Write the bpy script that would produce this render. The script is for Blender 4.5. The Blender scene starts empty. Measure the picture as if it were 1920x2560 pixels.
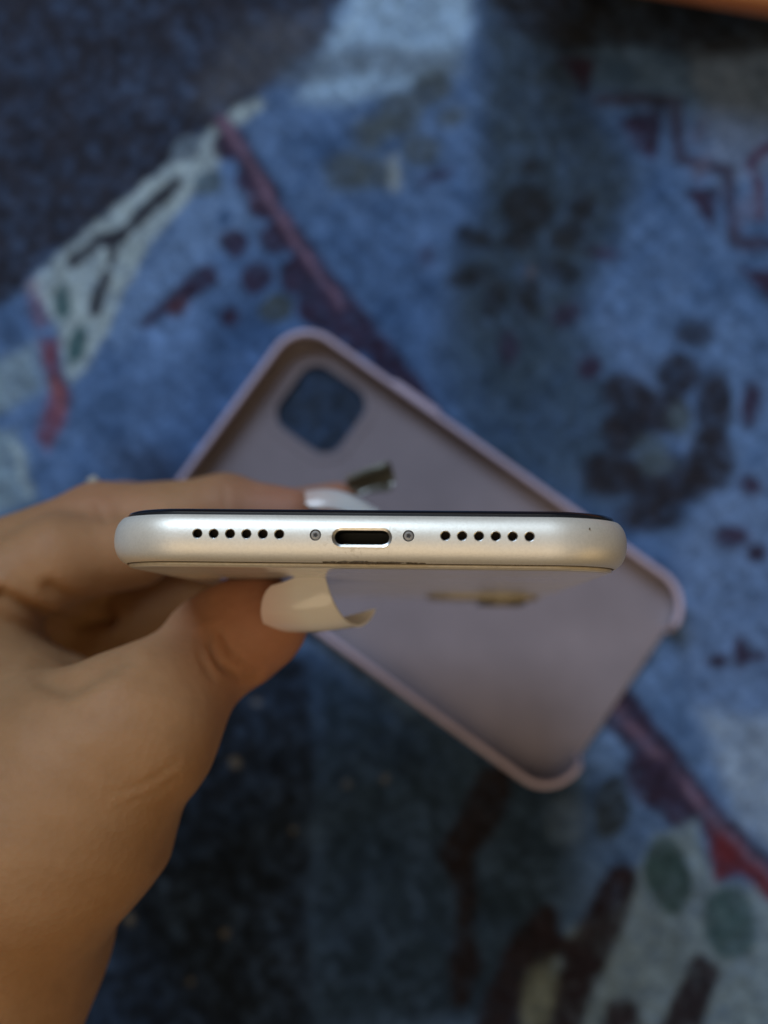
import bpy, bmesh, math, random
import numpy as np
from mathutils import Vector, Matrix

random.seed(7)
rng = np.random.default_rng(11)
MM = 0.001
scene = bpy.context.scene
COL = scene.collection

# ------------------------------------------------------------------ camera
F = 2700.0                      # focal length in pixels of the 1920 x 2560 photograph
PITCH = math.radians(5.0)
CAM = np.array([0.0, 0.0, 344.4])
RT = np.array([1.0, 0, 0])
UP = np.array([0.0, math.cos(PITCH), math.sin(PITCH)])
FW = np.array([0.0, math.sin(PITCH), -math.cos(PITCH)])

cam_d = bpy.data.cameras.new('camera')
cam_d.sensor_fit = 'VERTICAL'
cam_d.sensor_height = 36.0
cam_d.sensor_width = 27.0
cam_d.lens = 36.0 * F / 2560.0
cam_d.clip_start = 0.005
cam_d.clip_end = 50.0
cam_d.dof.use_dof = True
cam_d.dof.focus_distance = 0.153
cam_d.dof.aperture_fstop = 10.5
cam = bpy.data.objects.new('camera', cam_d)
COL.objects.link(cam)
M = Matrix(((RT[0], UP[0], -FW[0], CAM[0] * MM),
            (RT[1], UP[1], -FW[1], CAM[1] * MM),
            (RT[2], UP[2], -FW[2], CAM[2] * MM),
            (0, 0, 0, 1)))
cam.matrix_world = M
scene.camera = cam

# ------------------------------------------------------------------ room light
world = bpy.data.worlds.new('World')
scene.world = world
world.use_nodes = True
bg = world.node_tree.nodes['Background']
bg.inputs[0].default_value = (1.0, 0.80, 0.56, 1)
bg.inputs[1].default_value = 0.06


def area(name, loc, target, size, size_y, col, power):
    d = bpy.data.lights.new(name, 'AREA')
    d.shape = 'RECTANGLE'
    d.size, d.size_y = size, size_y
    d.color = col
    d.energy = power
    o = bpy.data.objects.new(name, d)
    COL.objects.link(o)
    o.location = loc
    o.rotation_euler = (Vector(target) - Vector(loc)).to_track_quat('-Z', 'Y').to_euler()
    return o


area('window_light', (-0.52, 1.18, 1.42), (0, 0, 0.1), 0.75, 0.95, (0.64, 0.81, 1.0), 23.0)
area('ceiling_lamp', (-0.25, -0.85, 1.85), (0, 0, 0.1), 1.5, 1.5, (1.0, 0.78, 0.50), 10.5)
area('bedside_lamp', (1.1, -0.75, 0.75), (0, 0, 0.1), 0.9, 0.9, (1.0, 0.68, 0.28), 1.9)

scene.render.engine = 'CYCLES'
scene.cycles.use_denoising = True
scene.cycles.max_bounces = 8
scene.cycles.sample_clamp_indirect = 6.0
vs = scene.view_settings
vs.view_transform = 'Standard'
vs.look = 'None'
vs.exposure = 0.0
vs.gamma = 1.0
vs.use_curve_mapping = False


# ------------------------------------------------------------------ helpers
def at(px, py, d):
    """world point (mm) seen at a photograph pixel, d mm in front of the camera"""
    return CAM + d * (FW + (px - 960.0) / F * RT - (py - 1280.0) / F * UP)


def on_plane(px, py, z=0.0):
    r = FW + (px - 960.0) / F * RT - (py - 1280.0) / F * UP
    t = (z - CAM[2]) / r[2]
    return CAM + t * r


def cdir(x, y, d):
    v = x * RT + y * UP + d * FW
    return v / np.linalg.norm(v)


def pix(P):
    Q = P - CAM
    d = Q @ FW
    return np.stack([960 + F * (Q @ RT) / d, 1280 - F * (Q @ UP) / d], -1), d


def unit(v):
    v = np.asarray(v, float)
    return v / np.linalg.norm(v)


def link(name, me, mat, parent=None, smooth=True, sharp=None):
    o = bpy.data.objects.new(name, me)
    COL.objects.link(o)
    if mat is not None and not me.materials:
        me.materials.append(mat)
    if smooth:
        me.polygons.foreach_set('use_smooth', [True] * len(me.polygons))
        if sharp is not None:
            me.set_sharp_from_angle(angle=math.radians(sharp))
    if parent is not None:
        o.parent = parent
    return o


def mesh(name, verts, faces):
    me = bpy.data.meshes.new(name)
    me.from_pydata([tuple(map(float, v)) for v in np.asarray(verts) * MM], [], [tuple(map(int, f)) for f in faces])
    me.update()
    return me


def tag(o, label, cat, group=None):
    o['label'] = label
    o['category'] = cat
    if group:
        o['group'] = group


def empty(name, loc=(0, 0, 0)):
    o = bpy.data.objects.new(name, None)
    o.empty_display_size = 0.01
    o.location = loc
    COL.objects.link(o)
    return o


def fix_normals(me):
    bm = bmesh.new()
    bm.from_mesh(me)
    bmesh.ops.recalc_face_normals(bm, faces=bm.faces)
    bm.to_mesh(me)
    bm.free()


def boolean(me, cutters):
    """me minus every cutter mesh (all in one frame)"""
    o = bpy.data.objects.new('tmp', me)
    COL.objects.link(o)
    tmp = [o]
    for c in cutters:
        fix_normals(c)
        k = bpy.data.objects.new('tmpc', c)
        COL.objects.link(k)
        tmp.append(k)
        m = o.modifiers.new('b', 'BOOLEAN')
        m.operation = 'DIFFERENCE'
        m.solver = 'EXACT'
        m.object = k
    dg = bpy.context.evaluated_depsgraph_get()
    out = bpy.data.meshes.new_from_object(o.evaluated_get(dg))
    for t in tmp:
        bpy.data.objects.remove(t)
    return out


def rrect(hw, hl, r, step=1.2, n=14, ref=None):
    """closed rounded rectangle, counter-clockwise"""
    r = max(r, 0.05)
    P = []
    for cx, cy, a0 in ((hw - r, hl - r, 0), (-hw + r, hl - r, 90), (-hw + r, -hl + r, 180), (hw - r, -hl + r, 270)):
        for a in np.linspace(a0, a0 + 90, n):
            P.append((cx + r * math.cos(math.radians(a)), cy + r * math.sin(math.radians(a))))
    Q = []
    for i in range(len(P)):
        a, b = np.array(P[i]), np.array(P[(i + 1) % len(P)])
        L = np.linalg.norm(b - a)
        m = 1 if (i % n) != n - 1 else max(1, int(round(((ref or (hw, hl))[(i // n) % 2]) * 2 / step)))
        for t in range(m):
            Q.append(a + (b - a) * t / m)
    return np.array(Q)


def loft(rings, cap0=True, cap1=True):
    n = len(rings[0])
    V = np.concatenate(rings)
    Fc = []
    for k in range(len(rings) - 1):
        for i in range(n):
            j = (i + 1) % n
            Fc.append((k * n + i, k * n + j, (k + 1) * n + j, (k + 1) * n + i))
    if cap0:
        Fc.append(tuple(range(n - 1, -1, -1)))
    if cap1:
        o = (len(rings) - 1) * n
        Fc.append(tuple(range(o, o + n)))
    return V, Fc


def lathe(profile, axis_pts, n=28, cap=True):
    """profile [(radius, height)], built round local z"""
    rings = []
    for r, h in profile:
        a = np.linspace(0, 2 * math.pi, n, endpoint=False)
        rings.append(np.c_[r * np.cos(a), r * np.sin(a), np.full(n, h)])
    return loft(rings, cap, cap)


# ------------------------------------------------------------------ node helpers
def mat(name):
    m = bpy.data.materials.new(name)
    m.use_nodes = True
    nt = m.node_tree
    return m, nt, nt.nodes['Principled BSDF']


def N(nt, typ, **kw):
    n = nt.nodes.new(typ)
    for k, v in kw.items():
        setattr(n, k, v)
    return n


def noise(nt, scale, detail=4, rough=0.5, coord='Object', vec=None, dist=0.0):
    tc = N(nt, 'ShaderNodeTexCoord')
    n = N(nt, 'ShaderNodeTexNoise')
    n.inputs['Scale'].default_value = scale
    n.inputs['Detail'].default_value = detail
    n.inputs['Roughness'].default_value = rough
    n.inputs['Distortion'].default_value = dist
    nt.links.new(vec if vec is not None else tc.outputs[coord], n.inputs['Vector'])
    return n.outputs['Fac']


def ramp(nt, fac, stops):
    r = N(nt, 'ShaderNodeValToRGB')
    e = r.color_ramp.elements
    while len(e) < len(stops):
        e.new(0.5)
    for i, (p, c) in enumerate(stops):
        e[i].position = p
        e[i].color = c if len(c) == 4 else (*c, 1)
    nt.links.new(fac, r.inputs['Fac'])
    return r.outputs['Color']


def mix(nt, fac, a, b, blend='MIX'):
    m = N(nt, 'ShaderNodeMix', data_type='RGBA', blend_type=blend)
    for sock, v in ((m.inputs['Factor'], fac), (m.inputs['A'], a), (m.inputs['B'], b)):
        if hasattr(v, 'links') or isinstance(v, bpy.types.NodeSocket):
            nt.links.new(v, sock)
        elif isinstance(v, (int, float)):
            sock.default_value = v
        else:
            sock.default_value = (*v, 1) if len(v) == 3 else v
    return m.outputs['Result']


def bump(nt, bsdf, height, strength, dist):
    b = N(nt, 'ShaderNodeBump')
    b.inputs['Strength'].default_value = strength
    b.inputs['Distance'].default_value = dist
    nt.links.new(height, b.inputs['Height'])
    nt.links.new(b.outputs['Normal'], bsdf.inputs['Normal'])


def setp(b, **kw):
    for k, v in kw.items():
        s = b.inputs[k.replace('_', ' ')]
        if isinstance(v, bpy.types.NodeSocket):
            s.id_data.links.new(v, s)
        else:
            s.default_value = (*v, 1) if isinstance(v, tuple) and len(v) == 3 and s.type == 'RGBA' else v


def plain(name, col, rough=0.5, metal=0.0, **kw):
    m, nt, b = mat(name)
    f = noise(nt, 900, 3)
    c = ramp(nt, f, [(0.3, tuple(x * 0.86 for x in col)), (0.7, tuple(min(1, x * 1.08) for x in col))])
    setp(b, Base_Color=c, Roughness=rough, Metallic=metal, **kw)
    return m


# ------------------------------------------------------------------ materials
# brushed / bead blasted aluminium with faint wear and grime
M_alu, nt, b = mat('anodised_aluminium')
f1 = noise(nt, 70, 4, 0.6)
f2 = noise(nt, 2600, 2, 0.6)
base = ramp(nt, f1, [(0.3, (0.86, 0.80, 0.70)), (0.7, (0.92, 0.865, 0.775))])
base = mix(nt, 0.10, base, ramp(nt, f2, [(0.35, (0.45, 0.42, 0.38)), (0.6, (1, 1, 1))]), 'MULTIPLY')
tc = N(nt, 'ShaderNodeTexCoord')
mp = N(nt, 'ShaderNodeMapping')
mp.inputs['Scale'].default_value = (1 / 0.0075, 0.0, 1 / 0.0036)
nt.links.new(tc.outputs['Object'], mp.inputs['Vector'])
ln = N(nt, 'ShaderNodeVectorMath', operation='LENGTH')
nt.links.new(mp.outputs['Vector'], ln.inputs[0])
near_port = ramp(nt, ln.outputs['Value'], [(0.55, (1, 1, 1)), (1.0, (0, 0, 0))])
stain = ramp(nt, noise(nt, 900, 4, 0.6, dist=1.5), [(0.56, (0, 0, 0)), (0.78, (0.7, 0.7, 0.7))])
stain = mix(nt, 1.0, near_port, stain, 'MULTIPLY')
base = mix(nt, stain, base, (0.42, 0.34, 0.22))
setp(b, Base_Color=base, Metallic=0.48, Roughness=ramp(nt, f1, [(0.3, (0.42,) * 3), (0.7, (0.50,) * 3)]))
bump(nt, b, f2, 0.12, 0.0001)

M_chamfer = plain('bare_cut_aluminium', (0.95, 0.94, 0.92), 0.28, 1.0)
M_black_glass = plain('black_screen_glass', (0.006, 0.007, 0.012), 0.08)
M_gasket = plain('black_plastic_gasket', (0.012, 0.012, 0.014), 0.45)
M_hole = plain('dark_speaker_mesh', (0.022, 0.014, 0.010), 0.75)
M_port = plain('black_port_plastic', (0.006, 0.006, 0.007), 0.5)
M_screw = plain('grey_steel_screw', (0.40, 0.38, 0.36), 0.38, 0.9)
M_recess = plain('dark_screw_recess', (0.03, 0.026, 0.024), 0.6)
M_pin = plain('gold_contact_pin', (0.55, 0.36, 0.12), 0.3, 1.0)
M_lens = plain('camera_lens_glass', (0.01, 0.01, 0.014), 0.05)

M_back, nt, b = mat('white_back_glass')
f1 = noise(nt, 45, 4, 0.6)
setp(b, Base_Color=ramp(nt, f1, [(0.3, (0.76, 0.71, 0.64)), (0.7, (0.82, 0.77, 0.70))]),
     Roughness=ramp(nt, f1, [(0.35, (0.10,) * 3), (0.65, (0.17,) * 3)]), IOR=1.6)
M_bump = plain('camera_bump_glass', (0.36, 0.31, 0.22), 0.25)
M_ring = plain('dark_lens_ring', (0.26, 0.23, 0.18), 0.4, 0.5)
M_lip = plain('back_glass_edge', (0.62, 0.54, 0.42), 0.3)

M_grime, nt, b = mat('brown_grime')
setp(b, Base_Color=ramp(nt, noise(nt, 3000, 3), [(0.3, (0.05, 0.032, 0.016)), (0.7, (0.14, 0.10, 0.06))]), Roughness=0.9)

M_case, nt, b = mat('lilac_silicone')
f1 = noise(nt, 60, 4)
setp(b, Base_Color=ramp(nt, f1, [(0.3, (0.51, 0.43, 0.57)), (0.7, (0.56, 0.47, 0.62))]), Roughness=0.55,
     Sheen_Weight=0.15, Sheen_Roughness=0.5)
bump(nt, b, noise(nt, 1800, 2), 0.15, 0.0001)
M_lining, nt, b = mat('lilac_microfibre_lining')
f1 = noise(nt, 35, 5, 0.6)
setp(b, Base_Color=ramp(nt, f1, [(0.3, (0.20, 0.172, 0.205)), (0.7, (0.255, 0.22, 0.26))]), Roughness=0.8,
     Sheen_Weight=0.08, Sheen_Roughness=0.5)
bump(nt, b, noise(nt, 2600, 2), 0.3, 0.0002)

M_skin, nt, b = mat('skin')
at_ = N(nt, 'ShaderNodeAttribute', attribute_name='tone')
f1 = noise(nt, 55, 5, 0.6)
f2 = noise(nt, 420, 4, 0.6)
c = ramp(nt, f1, [(0.3, (0.34, 0.180, 0.084)), (0.7, (0.42, 0.228, 0.110))])
c = mix(nt, at_.outputs['Fac'], c, (0.42, 0.18, 0.115))
c = mix(nt, 0.35, c, ramp(nt, f2, [(0.3, (0.82, 0.78, 0.76)), (0.7, (1, 1, 1))]), 'MULTIPLY')
setp(b, Base_Color=c, Roughness=0.6, Subsurface_Weight=0.3, Subsurface_Radius=(1.0, 0.38, 0.2), Subsurface_Scale=0.004,
     Specular_IOR_Level=0.3)
vor = N(nt, 'ShaderNodeTexVoronoi')
vor.inputs['Scale'].default_value = 900
tc = N(nt, 'ShaderNodeTexCoord')
nt.links.new(tc.outputs['Object'], vor.inputs['Vector'])
bump(nt, b, mix(nt, 0.5, f2, vor.outputs['Distance']), 0.18, 0.0005)


def nail_mat(name, bed, tip, rough=0.14):
    m, nt, b = mat(name)
    a = N(nt, 'ShaderNodeAttribute', attribute_name='along')
    g = mix(nt, 0.12, a.outputs['Fac'], noise(nt, 160, 3))
    c = ramp(nt, g, [(0.12, bed), (0.42, tuple((x + y) / 2 for x, y in zip(bed, tip))), (0.6, tip)])
    setp(b, Base_Color=c, Roughness=rough, Coat_Weight=0.4, Coat_Roughness=0.06, Subsurface_Weight=0.15,
         Subsurface_Radius=(0.8, 0.6, 0.4), Subsurface_Scale=0.001)
    bump(nt, b, noise(nt, 260, 3), 0.15, 0.0004)
    return m


M_nail = nail_mat('ivory_gel_nail', (0.78, 0.61, 0.58), (0.84, 0.80, 0.78))
M_nail_white = nail_mat('white_gel_nail', (0.66, 0.50, 0.45), (0.68, 0.66, 0.65), 0.3)
M_nail_olive = nail_mat('olive_grey_nail', (0.36, 0.345, 0.28), (0.31, 0.31, 0.25))
M_gold = plain('pale_gold', (0.75, 0.58, 0.36), 0.25, 1.0)
M_gem = plain('clear_stone', (0.75, 0.70, 0.60), 0.08, 0.3)

M_wood, nt, b = mat('orange_brown_wood')
tc = N(nt, 'ShaderNodeTexCoord')
mp = N(nt, 'ShaderNodeMapping')
mp.inputs['Scale'].default_value = (0.12, 1, 1)
nt.links.new(tc.outputs['Object'], mp.inputs['Vector'])
f1 = noise(nt, 160, 6, 0.65, vec=mp.outputs['Vector'], dist=0.6)
setp(b, Base_Color=ramp(nt, f1, [(0.3, (0.30, 0.10, 0.028)), (0.7, (0.46, 0.17, 0.05))]), Roughness=0.4)
bump(nt, b, f1, 0.2, 0.0008)

# ------------------------------------------------------------------ the rug (setting)
def PX(lst):
    return np.array([on_plane(x, y)[:2] for x, y in lst])


def sd_poly(P, poly):
    d = np.full(len(P), 1e18)
    inside = np.zeros(len(P), bool)
    n = len(poly)
    for i in range(n):
        a, b2 = poly[i], poly[(i + 1) % n]
        e = b2 - a
        w = P - a
        t = np.clip((w @ e) / max(e @ e, 1e-9), 0, 1)
        q = w - t[:, None] * e
        d = np.minimum(d, (q * q).sum(1))
        c1 = (a[1] <= P[:, 1]) & (b2[1] > P[:, 1])
        c2 = (a[1] > P[:, 1]) & (b2[1] <= P[:, 1])
        cr = e[0] * w[:, 1] - e[1] * w[:, 0]
        inside ^= (c1 & (cr > 0)) | (c2 & (cr < 0))
    d = np.sqrt(d)
    return np.where(inside, -d, d)


def sd_line(P, pts, widths):
    d = np.full(len(P), 1e9)
    for i in range(len(pts) - 1):
        a, b2 = pts[i], pts[i + 1]
        e = b2 - a
        w = P - a
        t = np.clip((w @ e) / max(e @ e, 1e-9), 0, 1)
        q = w - t[:, None] * e
        r = widths[i] + (widths[i + 1] - widths[i]) * t
        d = np.minimum(d, np.sqrt((q * q).sum(1)) - r)
    return d


def sd_ell(P, c, rx, ry, rot):
    w = P - c
    ca, sa = math.cos(rot), math.sin(rot)
    x = (w[:, 0] * ca + w[:, 1] * sa) / rx
    y = (-w[:, 0] * sa + w[:, 1] * ca) / ry
    return (np.sqrt(x * x + y * y) - 1) * min(rx, ry)


def vnoise(P, scale, seed):
    """smooth value noise -1..1 on 2-D points (mm)"""
    r = np.random.default_rng(seed)
    T = r.uniform(-1, 1, (64, 64))
    q = P / scale
    i = np.floor(q).astype(int)
    f = q - i
    f = f * f * (3 - 2 * f)
    g = lambda a, b2: T[(i[:, 0] + a) % 64, (i[:, 1] + b2) % 64]
    return ((g(0, 0) * (1 - f[:, 0]) + g(1, 0) * f[:, 0]) * (1 - f[:, 1]) +
            (g(0, 1) * (1 - f[:, 0]) + g(1, 1) * f[:, 0]) * f[:, 1])


def axis(lo, hi, dlo, dhi, step):
    a = list(np.arange(dlo, dhi + step / 2, step))
    s, x = step, dhi
    while x < hi:
        s *= 1.12
        x += s
        a.append(x)
    s, x = step, dlo
    while x > lo:
        s *= 1.12
        x -= s
        a.insert(0, x)
    return np.array(a)


gx = axis(-700, 700, -150, 150, 0.9)
gy = axis(-700, 700, -180, 215, 0.9)
GX, GY = np.meshgrid(gx, gy)
RP = np.c_[GX.ravel(), GY.ravel()]

LB = (0.130, 0.235, 0.475)      # pale denim blue
MB = (0.048, 0.102, 0.235)      # mid blue
NAVY = (0.026, 0.029, 0.046)
PLUM = (0.036, 0.027, 0.058)
PINK = (0.19, 0.13, 0.215)
SEA = (0.33, 0.43, 0.50)
TEAL = (0.050, 0.115, 0.14)
RED = (0.155, 0.048, 0.072)
SLATE = (0.055, 0.072, 0.080)
BRN = (0.018, 0.015, 0.020)
CREAM = (0.42, 0.38, 0.30)

warp = np.c_[vnoise(RP, 6, 1) + 0.5 * vnoise(RP, 2.4, 2), vnoise(RP, 6, 3) + 0.5 * vnoise(RP, 2.4, 4)] * 0.75
WP = RP + warp
mott = 0.5 + 0.30 * vnoise(RP, 22, 5) + 0.24 * vnoise(RP, 8, 6) + 0.2 * vnoise(RP, 3, 7)
mott = np.clip(mott, 0, 1)[:, None]
colr = np.array(MB) * (1 - mott) + np.array(LB) * mott


WEAR = np.clip(0.92 + 0.22 * vnoise(RP, 2.2, 31) + 0.12 * vnoise(RP, 5, 37), 0, 1)


def blend(fn, pts, pad, c, soft=1.0, amt=1.0):
    lo, hi = pts.min(0) - pad - soft - 1, pts.max(0) + pad + soft + 1
    k = np.nonzero((WP[:, 0] > lo[0]) & (WP[:, 0] < hi[0]) & (WP[:, 1] > lo[1]) & (WP[:, 1] < hi[1]))[0]
    sd = fn(WP[k])
    a = np.clip(0.5 - sd / (2 * soft), 0, 1)
    a = (a * a * (3 - 2 * a) * amt * WEAR[k])[:, None]
    colr[k] = colr[k] * (1 - a) + np.array(c) * a


PXMM = 344.0 / F


def poly(pts, c, soft=1.0, amt=1.0):
    q = PX(pts)
    blend(lambda P: sd_poly(P, q), q, 0, c, soft, amt)


def line(pts, w, c, soft=0.9, amt=1.0):
    w = [w] * len(pts) if not isinstance(w, (list, tuple)) else w
    q = PX(pts)
    ws = [x * PXMM / 2 for x in w]
    blend(lambda P: sd_line(P, q, ws), q, max(ws), c, soft, amt)


def ell(x, y, rx, ry, c, rot=0, soft=1.0, amt=1.0):
    q = PX([(x, y)])
    blend(lambda P: sd_ell(P, q[0], rx * PXMM, ry * PXMM, math.radians(-rot)), q, max(rx, ry) * PXMM * (1 + 2 * soft / (min(rx, ry) * PXMM)), c, soft, amt)


# broad fields
poly([(600, 640), (1000, 500), (1100, 800), (1200, 1000), (1000, 1250), (700, 1250), (400, 1250), (430, 950)], MB, 9, 0.55)
poly([(1190, -80), (1520, -80), (1450, 230), (1600, 420), (1560, 560), (1480, 720), (1420, 900), (1300, 1040), (1120, 820),
      (1130, 650), (1200, 520), (1200, 300)], (0.036, 0.055, 0.080), 7, 0.95)
poly([(1100, 850), (1500, 820), (1600, 1240), (1500, 1300), (1180, 1150)], (0.040, 0.068, 0.110), 8, 0.85)
poly([(780, 1640), (1300, 1900), (1480, 1980), (1420, 2200), (1330, 2560), (760, 2600)], (0.017, 0.034, 0.060), 7, 0.92)  # dark blue field with the shade beside the case painted in
poly([(1720, 120), (1960, 60), (1960, 420), (1800, 470)], (0.17, 0.245, 0.42), 4, 0.9)
poly([(1500, 760), (1960, 1300), (1960, 2000), (1760, 1800), (1640, 1500), (1750, 1250)], (0.135, 0.225, 0.44), 6, 0.7)
poly([(1750, 1780), (1960, 1800), (1960, 2150), (1850, 2060)], (0.24, 0.33, 0.48), 4, 0.85)
# navy field upper left, and lower left with the hand's shade painted in
poly([(-900, 1500), (-300, 1010), (0, 765), (130, 640), (250, 560), (400, 430), (560, 300), (700, 190), (800, 120), (830, 40),
      (1000, -200), (900, -900), (-900, -900)], NAVY, 2.2, 1.0)
poly([(600, 60), (800, 20), (830, 110), (720, 180), (560, 280), (480, 260)], (0.075, 0.085, 0.115), 7, 0.8)
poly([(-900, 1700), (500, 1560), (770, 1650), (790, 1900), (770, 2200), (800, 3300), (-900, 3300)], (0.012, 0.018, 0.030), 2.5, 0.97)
# patch of window light at the top, painted pale into the colour
poly([(820, 100), (900, -60), (1170, -60), (1180, 60), (1150, 170), (960, 240), (820, 260), (740, 250)], (0.30, 0.46, 0.68), 4, 0.92)
poly([(700, 150), (900, 110), (1150, 130), (1170, 180), (860, 190), (700, 220)], (0.085, 0.115, 0.16), 3, 0.7)
# left medallion
poly([(60, 720), (140, 640), (260, 540), (400, 430), (500, 355), (540, 300), (640, 240), (660, 260), (580, 330), (560, 345),
      (545, 420), (480, 490), (410, 570), (350, 650), (305, 740), (265, 830), (215, 920), (170, 960), (150, 850), (110, 760)], SEA, 1.6)
poly([(480, 500), (560, 430), (640, 560), (520, 640), (420, 740), (300, 880), (270, 840), (330, 720)], (0.145, 0.25, 0.47), 3, 0.8)
ell(465, 372, 48, 34, (0.12, 0.17, 0.24), -40)
ell(520, 455, 38, 36, (0.09, 0.14, 0.20))
line([(435, 462), (370, 520), (300, 590)], [34, 38, 30], NAVY)
line([(300, 590), (240, 600), (180, 655)], [40, 44, 34], NAVY)
line([(285, 600), (275, 660)], [30, 20], NAVY)
line([(262, 690), (235, 775)], [34, 36], NAVY)
ell(155, 755, 20, 48, TEAL)
ell(192, 862, 20, 52, TEAL, 12)
line([(80, 720), (100, 800)], 40, PINK, 2, 0.7)
poly([(95, 850), (145, 850), (152, 950), (172, 990), (160, 1060), (120, 1130), (90, 1090), (118, 980)], RED, 1.8)
line([(130, 950), (150, 1020)], 22, (0.22, 0.095, 0.12), 1.5)
poly([(-60, 930), (85, 860), (110, 970), (-60, 1060)], (0.22, 0.32, 0.42), 3, 0.9)
poly([(-60, 1080), (40, 1080), (70, 1170), (85, 1260), (-60, 1300)], (0.21, 0.31, 0.41), 3, 0.9)
line([(40, 1120), (70, 1230)], 24, SEA, 1.6, 0.8)
ell(380, 1180, 110, 60, NAVY, 20, 6, 0.8)
poly([(690, 900), (800, 860), (960, 980), (930, 1080), (800, 1180), (660, 1080)], (0.030, 0.042, 0.065), 3, 0.95)  # below the case's camera opening: navy pattern with the shade there painted in
# plum cord with scallops
for x, y, r in ((565, 365, 36), (620, 450, 34), (650, 520, 32), (690, 590, 42), (745, 690, 52), (800, 770, 58), (860, 850, 50)):
    ell(x, y, r, r, PLUM, 0, 1.2)
ell(640, 490, 22, 26, PINK, 0, 2.0, 0.5)
cord = [(555, 300), (600, 370), (650, 450), (690, 530), (760, 640), (850, 760), (960, 890), (1100, 1080), (1330, 1470), (1480, 1680),
        (1560, 1790), (1680, 1930), (1800, 2070), (1960, 2230), (2300, 2600)]
line(cord, [46, 58, 54, 54, 64, 74, 74, 70, 90, 110, 100, 84, 74, 66, 60], PLUM, 1.4)
line(cord[:6], [26, 26, 24, 22, 18, 14], PINK, 1.3, 0.85)
line(cord[9:], [20, 24, 26, 26, 26, 26], PINK, 1.3, 0.75)
ell(1640, 1960, 60, 80, PLUM, -40, 1.6)
ell(1700, 2030, 40, 40, PLUM, 0, 1.4)
for x, y, rx, ry, r, c in ((585, 605, 34, 40, -30, PLUM), (640, 692, 36, 44, 30, PLUM), (690, 772, 46, 36, -15, SLATE), (575, 790, 24, 26, 0, PLUM),
                           (560, 545, 20, 26, 30, MB)):
    ell(x, y, rx, ry, c, r)
line([(355, 815), (440, 750), (515, 690)], [16, 50, 62], PLUM, 1.4)
line([(440, 770), (450, 760)], 44, (0.075, 0.035, 0.05), 1.4)
# slate blossoms
for x, y, rx, ry, r in ((1080, 215, 70, 46, -30), (1000, 285, 60, 60, 0), (1050, 375, 50, 46, 0), (925, 330, 56, 50, -40), (870, 430, 62, 52, 0),
                        (950, 430, 50, 44, 0), (1130, 290, 40, 30, -30)):
    ell(x, y, rx, ry, (0.070, 0.090, 0.100), r, 3.0, 0.85)
line([(985, 395), (988, 470)], 22, (0.25, 0.31, 0.36), 1.6, 0.85)
for x, y, rx, ry, r in ((1320, 520, 66, 64, 0), (1190, 592, 52, 28, 18), (1425, 588, 50, 34, -25), (1170, 692, 60, 26, -12), (1240, 745, 28, 52, 22),
                        (1322, 742, 34, 58, 0), (1405, 675, 52, 32, 18), (1330, 415, 24, 24, 0), (1300, 600, 40, 30, 0), (1460, 520, 30, 40, 10)):
    ell(x, y, rx, ry, (0.020, 0.022, 0.027), r, 2.0, 0.92)
for x, y, rx, ry, r in ((1070, 640, 18, 30, 10), (1510, 632, 36, 18, 10), (1415, 785, 40, 26, -30), (1090, 440, 44, 18, -20), (1270, 870, 26, 40, 0)):
    ell(x, y, rx, ry, PLUM, r, 1.8, 0.8)
ell(1328, 680, 14, 16, (0.14, 0.13, 0.17), 0, 1.6, 0.6)
# zigzag border on the right
for tri in ([(1390, 140), (1490, 150), (1470, 235)], [(1540, 300), (1660, 270), (1640, 400), (1600, 380)],
            [(1715, 480), (1805, 465), (1780, 575)], [(1845, 660), (1960, 690), (1960, 790)]):
    poly(tri, PLUM, 1.4)
line([(1500, 250), (1690, 250), (1700, 400), (1820, 425), (1840, 605), (1960, 615)], [30, 34, 36, 36, 36, 36], (0.050, 0.050, 0.095), 1.6)
line([(1880, 420), (1905, 380), (1960, 350)], 30, (0.09, 0.065, 0.13), 1.4)
line([(1895, 440), (1900, 540)], 28, (0.09, 0.07, 0.13), 1.4)
for x, y in ((1750, 330), (1760, 420), (1870, 520)):
    ell(x, y, 22, 40, (0.13, 0.14, 0.24), 20, 2, 0.7)
poly([(1200, -60), (1500, -60), (1960, 40), (1960, 120), (1760, 150), (1600, 110), (1420, 130), (1260, 60)], (0.018, 0.018, 0.022), 3.5, 0.9)  # shade under the bench, painted near-black into the rug colour
# charcoal blossom on the right
for x, y, rx, ry, r in ((1735, 830, 46, 32, 0), (1700, 930, 62, 56, 0), (1570, 985, 72, 52, 20), (1790, 1010, 48, 90, 0), (1660, 1030, 70, 60, 0),
                        (1560, 1080, 60, 60, 0), (1520, 1190, 70, 60, 0), (1660, 1200, 120, 70, 0), (1780, 1150, 60, 80, 0), (1620, 1290, 90, 40, 0)):
    ell(x, y, rx, ry, (0.022, 0.021, 0.029), r, 1.8, 0.96)
for x, y, rx, ry in ((1622, 1125, 44, 44), (1700, 1050, 28, 44), (1650, 1160, 40, 26)):
    ell(x, y, rx, ry, (0.075, 0.11, 0.15), 0, 2.2, 0.9)
for x, y, rx, ry, r in ((1470, 918, 30, 34, 40), (1880, 1010, 26, 60, 8), (1830, 1345, 44, 30, 0), (1890, 1385, 24, 22, 0), (1850, 1630, 22, 40, 0),
                        (1795, 1655, 22, 16, 0), (1890, 1640, 40, 14, 0), (1875, 1215, 30, 26, 0)):
    ell(x, y, rx, ry, PLUM, r, 1.4)
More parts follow.
